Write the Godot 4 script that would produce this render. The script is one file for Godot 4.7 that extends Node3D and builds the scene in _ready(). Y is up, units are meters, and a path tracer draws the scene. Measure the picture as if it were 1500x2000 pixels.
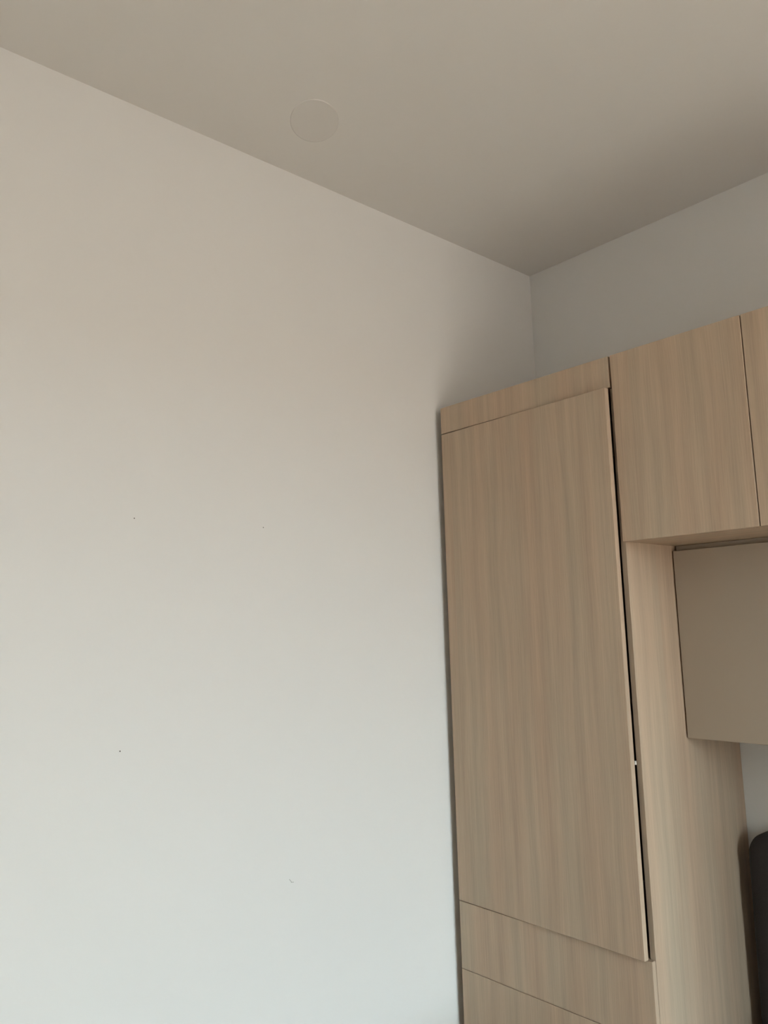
extends Node3D
# A corner of a bedroom: pale oak built-in wardrobe and overhead cupboards, white walls, daylight from a window in the right-hand wall.
# x runs right from the left wall, y up from the floor, z out from the back wall; metres.

const H := 2.8426            # ceiling
const RX := 4.3              # right wall
const RZ := 4.7              # front wall
const ZF := 0.5772           # face of the wardrobe and overhead doors
const X0 := 0.0288           # left edge of the wardrobe
const XP := 0.6884           # right face of the wardrobe side panel
const T := 0.018             # board thickness
const GAP := 0.0015

var rng := RandomNumberGenerator.new()
var oak: StandardMaterial3D
var oak_inside: StandardMaterial3D
var paint: StandardMaterial3D
var ceiling_paint: StandardMaterial3D

# ---------------------------------------------------------------- helpers
func add_quad(st: SurfaceTool, a: Vector3, b: Vector3, c: Vector3, d: Vector3, n: Vector3, uvs: Array) -> void:
	var p := [a, b, c, d]
	var order := [0, 1, 2, 0, 2, 3]
	if (b - a).cross(c - a).dot(n) > 0.0:
		order = [0, 2, 1, 0, 3, 2]
	for i in order:
		st.set_normal(n)
		st.set_uv(uvs[i])
		st.add_vertex(p[i])

func grain_uv(p: Vector3, n: Vector3, along: int, off: Vector2) -> Vector2:
	# u across the grain, v along it, in metres of the texture (0.72 x 2.0 m)
	var a := n.abs()
	var face := 0 if (a.x >= a.y and a.x >= a.z) else (1 if a.y >= a.z else 2)
	var axes := [0, 1, 2]
	axes.erase(face)
	var v: int = along if axes.has(along) else axes[1]
	axes.erase(v)
	return Vector2(p[axes[0]] / 0.72, -p[v] / 2.0) + off

# a board with chamfered edges, from corner lo to corner hi
func add_board(st: SurfaceTool, lo: Vector3, hi: Vector3, along := 1, ch := 0.001, off := Vector2.ZERO) -> void:
	var c := (lo + hi) * 0.5
	var h := (hi - lo) * 0.5
	ch = minf(ch, minf(h.x, minf(h.y, h.z)) * 0.45)
	for ax in 3:
		var u := (ax + 1) % 3
		var w := (ax + 2) % 3
		for s: float in [-1.0, 1.0]:
			var n := Vector3.ZERO
			n[ax] = s
			var q: Array[Vector3] = []
			for k in [[-1, -1], [1, -1], [1, 1], [-1, 1]]:
				var p := Vector3.ZERO
				p[ax] = h[ax] * s
				p[u] = (h[u] - ch) * k[0]
				p[w] = (h[w] - ch) * k[1]
				q.append(c + p)
			var uvs := []
			for p in q:
				uvs.append(grain_uv(p, n, along, off))
			add_quad(st, q[0], q[1], q[2], q[3], n, uvs)
	for ax in 3:                                        # twelve chamfers, each along one axis
		var u := (ax + 1) % 3
		var w := (ax + 2) % 3
		for su: float in [-1.0, 1.0]:
			for sw: float in [-1.0, 1.0]:
				var n := Vector3.ZERO
				n[u] = su
				n[w] = sw
				n = n.normalized()
				var q: Array[Vector3] = []
				for e in [[-1, 0], [1, 0], [1, 1], [-1, 1]]:
					var p := Vector3.ZERO
					p[ax] = (h[ax] - ch) * e[0]
					p[u] = su * (h[u] - (ch if e[1] == 0 else 0.0))
					p[w] = sw * (h[w] - (0.0 if e[1] == 0 else ch))
					q.append(c + p)
				var uvs := []
				for p in q:
					uvs.append(grain_uv(p, n, along, off))
				add_quad(st, q[0], q[1], q[2], q[3], n, uvs)
	for sx: float in [-1.0, 1.0]:                       # eight corners
		for sy: float in [-1.0, 1.0]:
			for sz: float in [-1.0, 1.0]:
				var sg := Vector3(sx, sy, sz)
				var n := sg.normalized()
				var q: Array[Vector3] = []
				for ax in 3:
					var p := (h - Vector3.ONE * ch) * sg
					p[ax] = h[ax] * sg[ax]
					q.append(c + p)
				if (q[1] - q[0]).cross(q[2] - q[0]).dot(n) > 0.0:
					q.reverse()
				for p in q:
					st.set_normal(n)
					st.set_uv(grain_uv(p, n, along, off))
					st.add_vertex(p)

func begin() -> SurfaceTool:
	var st := SurfaceTool.new()
	st.begin(Mesh.PRIMITIVE_TRIANGLES)
	return st

func obj(called: String, st: SurfaceTool, m: Material, parent: Node = self) -> MeshInstance3D:
	var o := MeshInstance3D.new()
	o.name = called
	o.mesh = st.commit()
	o.material_override = m
	o.cast_shadow = GeometryInstance3D.SHADOW_CASTING_SETTING_ON
	parent.add_child(o, true)
	return o

func board(called: String, lo: Vector3, hi: Vector3, m: Material, parent: Node = self, along := 1, ch := 0.001) -> MeshInstance3D:
	var st := begin()
	add_board(st, lo, hi, along, ch, Vector2(rng.randf(), rng.randf()))
	return obj(called, st, m, parent)

func struct(called: String, st: SurfaceTool, m: Material) -> MeshInstance3D:
	var o := obj(called, st, m)
	o.set_meta("kind", "structure")
	return o

func thing(called: String, label: String, category: String) -> Node3D:
	var o := Node3D.new()
	o.name = called
	o.set_meta("label", label)
	o.set_meta("category", category)
	add_child(o, true)
	return o

func label(o: Node, text: String) -> void:
	o.set_meta("label", text)

# ---------------------------------------------------------------- materials
func noise(s: int, freq: float, octaves := 3) -> FastNoiseLite:
	var n := FastNoiseLite.new()
	n.seed = s
	n.noise_type = FastNoiseLite.TYPE_SIMPLEX_SMOOTH
	n.frequency = freq
	n.fractal_octaves = octaves
	return n

# pale oak laminate: broad bands of tone, fine long fibres and short dark pores, all running along v
func oak_image() -> Image:
	var w := 1024
	var h := 768
	var band := noise(11, 1.0, 2)
	var fibre := noise(23, 1.0, 2)
	var pore := noise(37, 1.0, 1)
	var hue := noise(51, 1.0, 1)
	var im := Image.create(w, h, false, Image.FORMAT_RGB8)
	for y in h:
		var v := y * 2.0 / h                            # metres along
		var ya := absf(v - 1.0)                         # mirrored, so that the repeat has no seam
		for x in w:
			var u := x * 0.72 / w
			var ux := u + 0.006 * band.get_noise_2d(u * 3.0, ya * 1.3 + 40.0)
			var b := band.get_noise_2d(ux * 26.0, ya * 0.9)
			var f := fibre.get_noise_2d(ux * 210.0, ya * 3.2)
			var p := pore.get_noise_2d(ux * 520.0, ya * 9.0)
			var t := 0.060 * b + 0.038 * f - 0.07 * maxf(0.0, p - 0.25)
			var warm := hue.get_noise_2d(ux * 9.0 + 90.0, ya * 0.7)
			var k := 1.0 + t
			im.set_pixel(x, y, Color(0.752 * k + 0.009 * warm, 0.664 * k - 0.006 * warm, 0.574 * k - 0.009 * warm))
	return im

func make_materials() -> void:
	oak = StandardMaterial3D.new()
	oak.albedo_texture = ImageTexture.create_from_image(oak_image())
	oak.roughness = 0.5
	oak.metallic_specular = 0.4
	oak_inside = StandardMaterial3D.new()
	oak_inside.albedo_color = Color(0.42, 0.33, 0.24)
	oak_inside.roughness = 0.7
	paint = wall_paint(Color(0.905, 0.90, 0.89), 5)
	ceiling_paint = wall_paint(Color(0.90, 0.89, 0.875), 9)

func wall_paint(c: Color, s: int) -> StandardMaterial3D:
	var m := StandardMaterial3D.new()
	m.albedo_color = c
	m.roughness = 0.62
	m.metallic_specular = 0.4
	var nt := NoiseTexture2D.new()                      # the faint stipple of a rolled coat of paint
	nt.width = 512
	nt.height = 512
	nt.seamless = true
	nt.as_normal_map = true
	nt.bump_strength = 1.2
	nt.noise = noise(s, 0.03, 3)
	m.normal_enabled = true
	m.normal_texture = nt
	m.normal_scale = 0.12
	m.uv1_triplanar = true
	m.uv1_world_triplanar = true
	m.uv1_scale = Vector3.ONE * 2.0
	return m

func plain(c: Color, rough: float) -> StandardMaterial3D:
	var m := StandardMaterial3D.new()
	m.albedo_color = c
	m.roughness = rough
	return m

# ---------------------------------------------------------------- the scene
func _ready() -> void:
	rng.seed = 7
	# camera
	var cam := Camera3D.new()
	cam.name = "camera"
	cam.fov = 65.754
	cam.near = 0.02
	cam.position = Vector3(1.85185, 1.45, 2.46718)
	cam.rotation_degrees = Vector3(8.43868, 48.35702, -1.56811)
	cam.current = true
	add_child(cam)
	# overcast sky over warm ground, seen by the room only through its window
	var sky_mat := ProceduralSkyMaterial.new()
	sky_mat.sky_top_color = Color(0.905, 0.985, 1.0)
	sky_mat.sky_horizon_color = Color(0.64, 0.69, 0.71)
	sky_mat.sky_curve = 0.35
	sky_mat.ground_bottom_color = Color(0.455, 0.43, 0.41)
	sky_mat.ground_horizon_color = Color(0.455, 0.43, 0.41)
	var sky := Sky.new()
	sky.sky_material = sky_mat
	var env := Environment.new()
	env.background_mode = Environment.BG_SKY
	env.sky = sky
	env.background_energy_multiplier = 1.0
	env.tonemap_mode = Environment.TONE_MAPPER_LINEAR
	env.tonemap_exposure = 30.0
	env.sdfgi_enabled = true
	env.ssao_enabled = true
	env.ssil_enabled = true
	var we := WorldEnvironment.new()
	we.name = "environment"
	we.environment = env
	add_child(we)

	make_materials()
	build_room()
	build_wardrobe()
	build_overhead()
	build_recessed()
	build_far_wardrobe()
	build_bed()
	build_marks()

func build_room() -> void:
	var wt := 0.2
	var st := begin()
	add_board(st, Vector3(-wt, -wt, -wt), Vector3(RX + wt, 0, RZ + wt), 0, 0.0005)
	struct("floor", st, plain(Color(0.74, 0.645, 0.55), 0.5))
	st = begin()
	add_board(st, Vector3(-wt, H, -wt), Vector3(RX + wt, H + wt, RZ + wt), 0, 0.0005)
	struct("ceiling", st, ceiling_paint)
	st = begin()
	add_board(st, Vector3(-wt, 0, 0), Vector3(0, H, RZ), 1, 0.0002)
	struct("wall_left", st, paint)
	st = begin()
	add_board(st, Vector3(-wt, 0, -wt), Vector3(RX + wt, H, 0), 1, 0.0002)
	struct("wall_back", st, paint)
	st = begin()
	add_board(st, Vector3(-wt, 0, RZ), Vector3(RX + wt, H, RZ + wt), 1, 0.0002)
	struct("wall_front", st, paint)
	# the right wall with the window opening
	var z0 := 0.65
	var z1 := 2.2
	var y0 := 0.12
	var y1 := 2.28
	st = begin()
	add_board(st, Vector3(RX, 0, 0), Vector3(RX + wt, H, z0), 1, 0.0002)
	add_board(st, Vector3(RX, 0, z1), Vector3(RX + wt, H, RZ), 1, 0.0002)
	add_board(st, Vector3(RX, 0, z0), Vector3(RX + wt, y0, z1), 1, 0.0002)
	add_board(st, Vector3(RX, y1, z0), Vector3(RX + wt, H, z1), 1, 0.0002)
	struct("wall_right", st, paint)
	st = begin()
	var f := 0.05
	for e in [[z0, z0 + f, y0, y1], [z1 - f, z1, y0, y1], [z0 + f, z1 - f, y0, y0 + f], [z0 + f, z1 - f, y1 - f, y1], [(z0 + z1) / 2 - f / 2, (z0 + z1) / 2 + f / 2, y0 + f, y1 - f]]:
		add_board(st, Vector3(RX + 0.08, e[2], e[0]), Vector3(RX + 0.13, e[3], e[1]), 1, 0.003)
	struct("window_1", st, plain(Color(0.88, 0.88, 0.87), 0.4))

func build_wardrobe() -> void:
	var w := thing("wardrobe", "tall pale oak wardrobe with a slightly open door, in the corner by the left wall", "wardrobe")
	var zb := ZF - T                                    # front of the carcass
	var y_top := 2.1888
	var y_split := 2.0978
	var y_door := 0.6107
	var y_draw := 0.4136
	var sp := board("side_panel", Vector3(XP - 0.016, 0.0, 0.001), Vector3(XP, y_top, zb), oak, w)
	label(sp, "broad oak side panel facing the window")
	board("side_panel", Vector3(X0, 0.0, 0.001), Vector3(X0 + T, y_top, zb), oak, w)
	board("top_panel", Vector3(X0 + T, y_top - T, 0.001), Vector3(XP - T, y_top, zb), oak, w, 0)
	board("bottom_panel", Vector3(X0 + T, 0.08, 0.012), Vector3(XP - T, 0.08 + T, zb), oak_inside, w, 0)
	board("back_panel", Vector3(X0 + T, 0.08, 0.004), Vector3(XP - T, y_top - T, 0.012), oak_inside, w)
	board("plinth", Vector3(X0 + T, 0.0, zb - 0.06), Vector3(XP - T, 0.08, zb - 0.042), oak, w, 0)
	board("fascia", Vector3(X0, y_split + GAP, zb), Vector3(0.6832, y_top, ZF), oak, w)
	for y: float in [1.928, 1.648, 1.25, 0.93]:
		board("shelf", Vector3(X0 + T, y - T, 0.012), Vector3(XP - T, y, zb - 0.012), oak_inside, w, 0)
	board("divider", Vector3(X0 + T, y_door - T - 0.002, 0.012), Vector3(XP - T, y_door - 0.002, zb - 0.001), oak, w, 0)
	# the door, hinged at its left edge and standing about a degree and a half open
	var d := Node3D.new()
	d.name = "door"
	d.position = Vector3(X0, 0, zb)
	d.rotation_degrees.y = -1.56
	label(d, "tall door left ajar")
	w.add_child(d, true)
	board("leaf", Vector3(0, y_door + GAP, 0.0005), Vector3(0.6503, y_split - GAP, T), oak, d)
	var white := plain(Color(0.9, 0.9, 0.88), 0.4)
	var st := begin()
	add_board(st, Vector3(XP - 0.022, 1.082, zb - 0.03), Vector3(XP - 0.016, 1.092, zb + 0.004), 2, 0.0015)
	label(obj("latch", st, white, w), "small white push latch")
	# drawers below
	board("drawer", Vector3(X0, y_draw + GAP * 0.5, zb + 0.0025), Vector3(XP, y_door - GAP, ZF), oak, w)
	board("drawer", Vector3(X0, 0.245, zb + 0.0025), Vector3(XP, y_draw - GAP * 0.5, ZF), oak, w)
	board("drawer", Vector3(X0, 0.082, zb + 0.0025), Vector3(XP, 0.2435, ZF), oak, w)

func build_overhead() -> void:
	var o := thing("overhead_cabinet", "long oak overhead cabinet with flat doors bridging right from the wardrobe top", "cabinet")
	var zb := ZF - T
	var xa := XP + 0.0008
	var xb := 1.925
	var y0 := 1.6662
	var y1 := 2.1888
	var yb := y0 + 0.0015
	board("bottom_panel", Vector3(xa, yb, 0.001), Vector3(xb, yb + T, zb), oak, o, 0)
	board("top_panel", Vector3(xa, y1 - T, 0.001), Vector3(xb, y1, zb), oak, o, 0)
	board("side_panel", Vector3(xa, yb + T, 0.001), Vector3(xa + T, y1 - T, zb), oak, o)
	board("side_panel", Vector3(xb - T, yb + T, 0.001), Vector3(xb, y1 - T, zb), oak, o)
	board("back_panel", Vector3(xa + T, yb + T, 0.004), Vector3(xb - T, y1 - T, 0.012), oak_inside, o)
	var x := 0.6898
	var wd := 0.3643
	for k in 3:
		board("door", Vector3(x, y0, zb), Vector3(x + wd, y1, ZF), oak, o)
		x += wd + 0.0027
	board("filler_panel", Vector3(x, y0, zb), Vector3(xb, y1, ZF), oak, o)

# the matching wardrobe that closes the far end of the alcove, outside the frame
func build_far_wardrobe() -> void:
	var w := thing("wardrobe_001", "matching closed oak wardrobe at the far right end of the overhead cabinet", "wardrobe")
	var xa := 1.926
	var xb := 2.586
	var zb := ZF - T
	board("side_panel", Vector3(xa, 0.0, 0.001), Vector3(xa + T, 2.1888, zb), oak, w)
	board("side_panel", Vector3(xb - T, 0.0, 0.001), Vector3(xb, 2.1888, zb), oak, w)
	board("top_panel", Vector3(xa + T, 2.1888 - T, 0.001), Vector3(xb - T, 2.1888, zb), oak, w, 0)
	board("fascia", Vector3(xa + 0.001, 2.1028, zb), Vector3(xb, 2.1888, ZF), oak, w)
	board("door", Vector3(xa + 0.001, 0.6077, zb), Vector3(xb, 2.0998, ZF), oak, w)
	board("drawer", Vector3(xa + 0.001, 0.4089, zb), Vector3(xb, 0.6047, ZF), oak, w)
	board("drawer", Vector3(xa + 0.001, 0.0, zb), Vector3(xb, 0.4074, ZF), oak, w)

func build_recessed() -> void:
	var c := thing("wall_cabinet", "plain greige wall cabinet set back beneath the oak overhead cabinet", "cabinet")
	var greige := plain(Color(0.68, 0.625, 0.56), 0.6)
	var y0 := 1.1260
	var y1 := 1.6523
	var zf := 0.3209
	board("body", Vector3(XP + 0.005, y0 + 0.001, 0.001), Vector3(1.920, 1.6672, zf - T - 0.001), greige, c, 0)
	board("flap_door", Vector3(XP + 0.0042, y0, zf - T), Vector3(1.3030, y1, zf), greige, c, 0, 0.0015)
	board("flap_door", Vector3(1.3060, y0, zf - T), Vector3(1.920, y1, zf), greige, c, 0, 0.0015)

# a padded slab with rounded corners: rounded-rectangle rings lofted along z
func build_bed() -> void:
	var st := begin()
	var x0 := 0.7255
	var x1 := 1.90
	var y0 := 0.0
	var y1 := 0.842
	var zb := 0.015
	var zf := 0.105
	var rings := [[0.012, zb], [0.0, zb + 0.012], [0.0, zf - 0.03], [0.004, zf - 0.014], [0.012, zf - 0.004], [0.024, zf], [0.06, zf + 0.003]]
	var loops := []
	for r in rings:
		var loop := []
		var rad := maxf(0.06 - r[0] * 0.5, 0.01)
		var cs := [[x1 - r[0], y1 - r[0], 0.0, 1.0, 1.0], [x0 + r[0], y1 - r[0], 0.5, -1.0, 1.0], [x0 + r[0], y0 + r[0], 1.0, -1.0, -1.0], [x1 - r[0], y0 + r[0], 1.5, 1.0, -1.0]]
		for cn in cs:
			for k in 11:
				var a: float = (cn[2] + 0.5 * k / 10.0) * PI
				var py: float = cn[1] - cn[4] * rad + sin(a) * rad
				var px: float = cn[0] - cn[3] * rad + cos(a) * rad
				if cn[3] < 0.0:
					px -= (y1 - py) * 0.014         # the padding bulges a little towards its foot
				loop.append(Vector3(px, py, r[1]))
		loops.append(loop)
	var n: int = loops[0].size()
	st.set_smooth_group(0)
	for i in loops.size() - 1:
		for k in n:
			var a: Vector3 = loops[i][k]
			var b: Vector3 = loops[i][(k + 1) % n]
			var c: Vector3 = loops[i + 1][(k + 1) % n]
			var d: Vector3 = loops[i + 1][k]
			for p in [a, c, b, a, d, c]:
				st.set_uv(Vector2(p.x, p.y) * 8.0)
				st.add_vertex(p)
	for e in [[loops[0], false], [loops[-1], true]]:
		var mid := Vector3((x0 + x1) / 2, (y0 + y1) / 2, e[0][0].z)
		for k in n:
			var a: Vector3 = e[0][k]
			var b: Vector3 = e[0][(k + 1) % n]
			for p in ([mid, b, a] if e[1] else [mid, a, b]):
				st.set_uv(Vector2(p.x, p.y) * 8.0)
				st.add_vertex(p)
	st.index()
	st.generate_normals()
	var m := plain(Color(0.208, 0.19, 0.19), 0.95)
	var nt := NoiseTexture2D.new()
	nt.width = 256
	nt.height = 256
	nt.seamless = true
	nt.as_normal_map = true
	nt.noise = noise(77, 0.2, 2)
	m.normal_enabled = true
	m.normal_texture = nt
	m.normal_scale = 0.5
	var bed := thing("bed", "dark charcoal fabric bed whose padded headboard with rounded corner stands by the oak side panel", "bed")
	obj("headboard", st, m, bed)
	# the rest of the bed lies below the frame
	board("base", Vector3(0.84, 0.06, 0.11), Vector3(1.88, 0.2, 2.12), m, bed, 0, 0.02)
	board("mattress", Vector3(0.85, 0.2, 0.112), Vector3(1.87, 0.34, 2.10), plain(Color(0.52, 0.50, 0.49), 0.95), bed, 0, 0.04)
	for x: float in [0.90, 1.82]:
		for z: float in [0.2, 2.04]:
			board("leg", Vector3(x - 0.03, 0.0, z - 0.03), Vector3(x + 0.03, 0.062, z + 0.03), m, bed, 1, 0.004)

# the wear on the paint: tiny nail holes and scuffs on the left wall, a filled round patch on the ceiling
func build_marks() -> void:
	var dark := plain(Color(0.33, 0.31, 0.29), 0.9)
	var wall := get_node("wall_left")
	for e in [[1.7381, 1.6446, 0.0016], [1.7395, 1.2706, 0.0016], [1.1853, 1.6686, 0.0018]]:
		var st := begin()
		add_board(st, Vector3(0, e[0] - e[2], e[1] - e[2]), Vector3(0.0006, e[0] + e[2] * 0.6, e[1] + e[2] * 0.6), 1, 0.0005)
		obj("nail_hole", st, dark, wall)
	var grey := plain(Color(0.70, 0.70, 0.68), 0.9)
	for e in [[0.7945, 1.190, 0.006, 50.0], [0.7895, 1.184, 0.0045, 8.0]]:
		var st := begin()
		add_board(st, Vector3(-0.0001, -0.0007, -e[2]), Vector3(0.0004, 0.0007, e[2]), 1, 0.0003)
		var o := obj("scuff", st, grey, wall)
		o.position = Vector3(0, e[0], e[1])
		o.rotation_degrees.x = -e[3]
	var st := begin()
	var rad := 0.072
	for k in 48:
		var a := TAU * k / 48.0
		var b := TAU * (k + 1) / 48.0
		var pa := Vector3(cos(a), 0, sin(a)) * rad
		var pb := Vector3(cos(b), 0, sin(b)) * rad
		for p in [Vector3.ZERO, pb, pa]:
			st.set_normal(Vector3.DOWN)
			st.set_uv(Vector2.ZERO)
			st.add_vertex(p)
		add_quad(st, pa, pb, pb * 1.03 + Vector3(0, 0.0008, 0), pa * 1.03 + Vector3(0, 0.0008, 0), (Vector3.DOWN + pa.normalized()).normalized(), [Vector2.ZERO, Vector2.ZERO, Vector2.ZERO, Vector2.ZERO])
	var patch := obj("filled_patch", st, wall_paint(Color(0.886, 0.874, 0.858), 13), get_node("ceiling"))
	patch.position = Vector3(0.2455, H - 0.0008, 1.2565)
	patch.rotation.y = -atan2(0.107, 0.151)             # a slightly oval hand-trowelled patch
	patch.scale = Vector3(1.26, 1.0, 0.90)
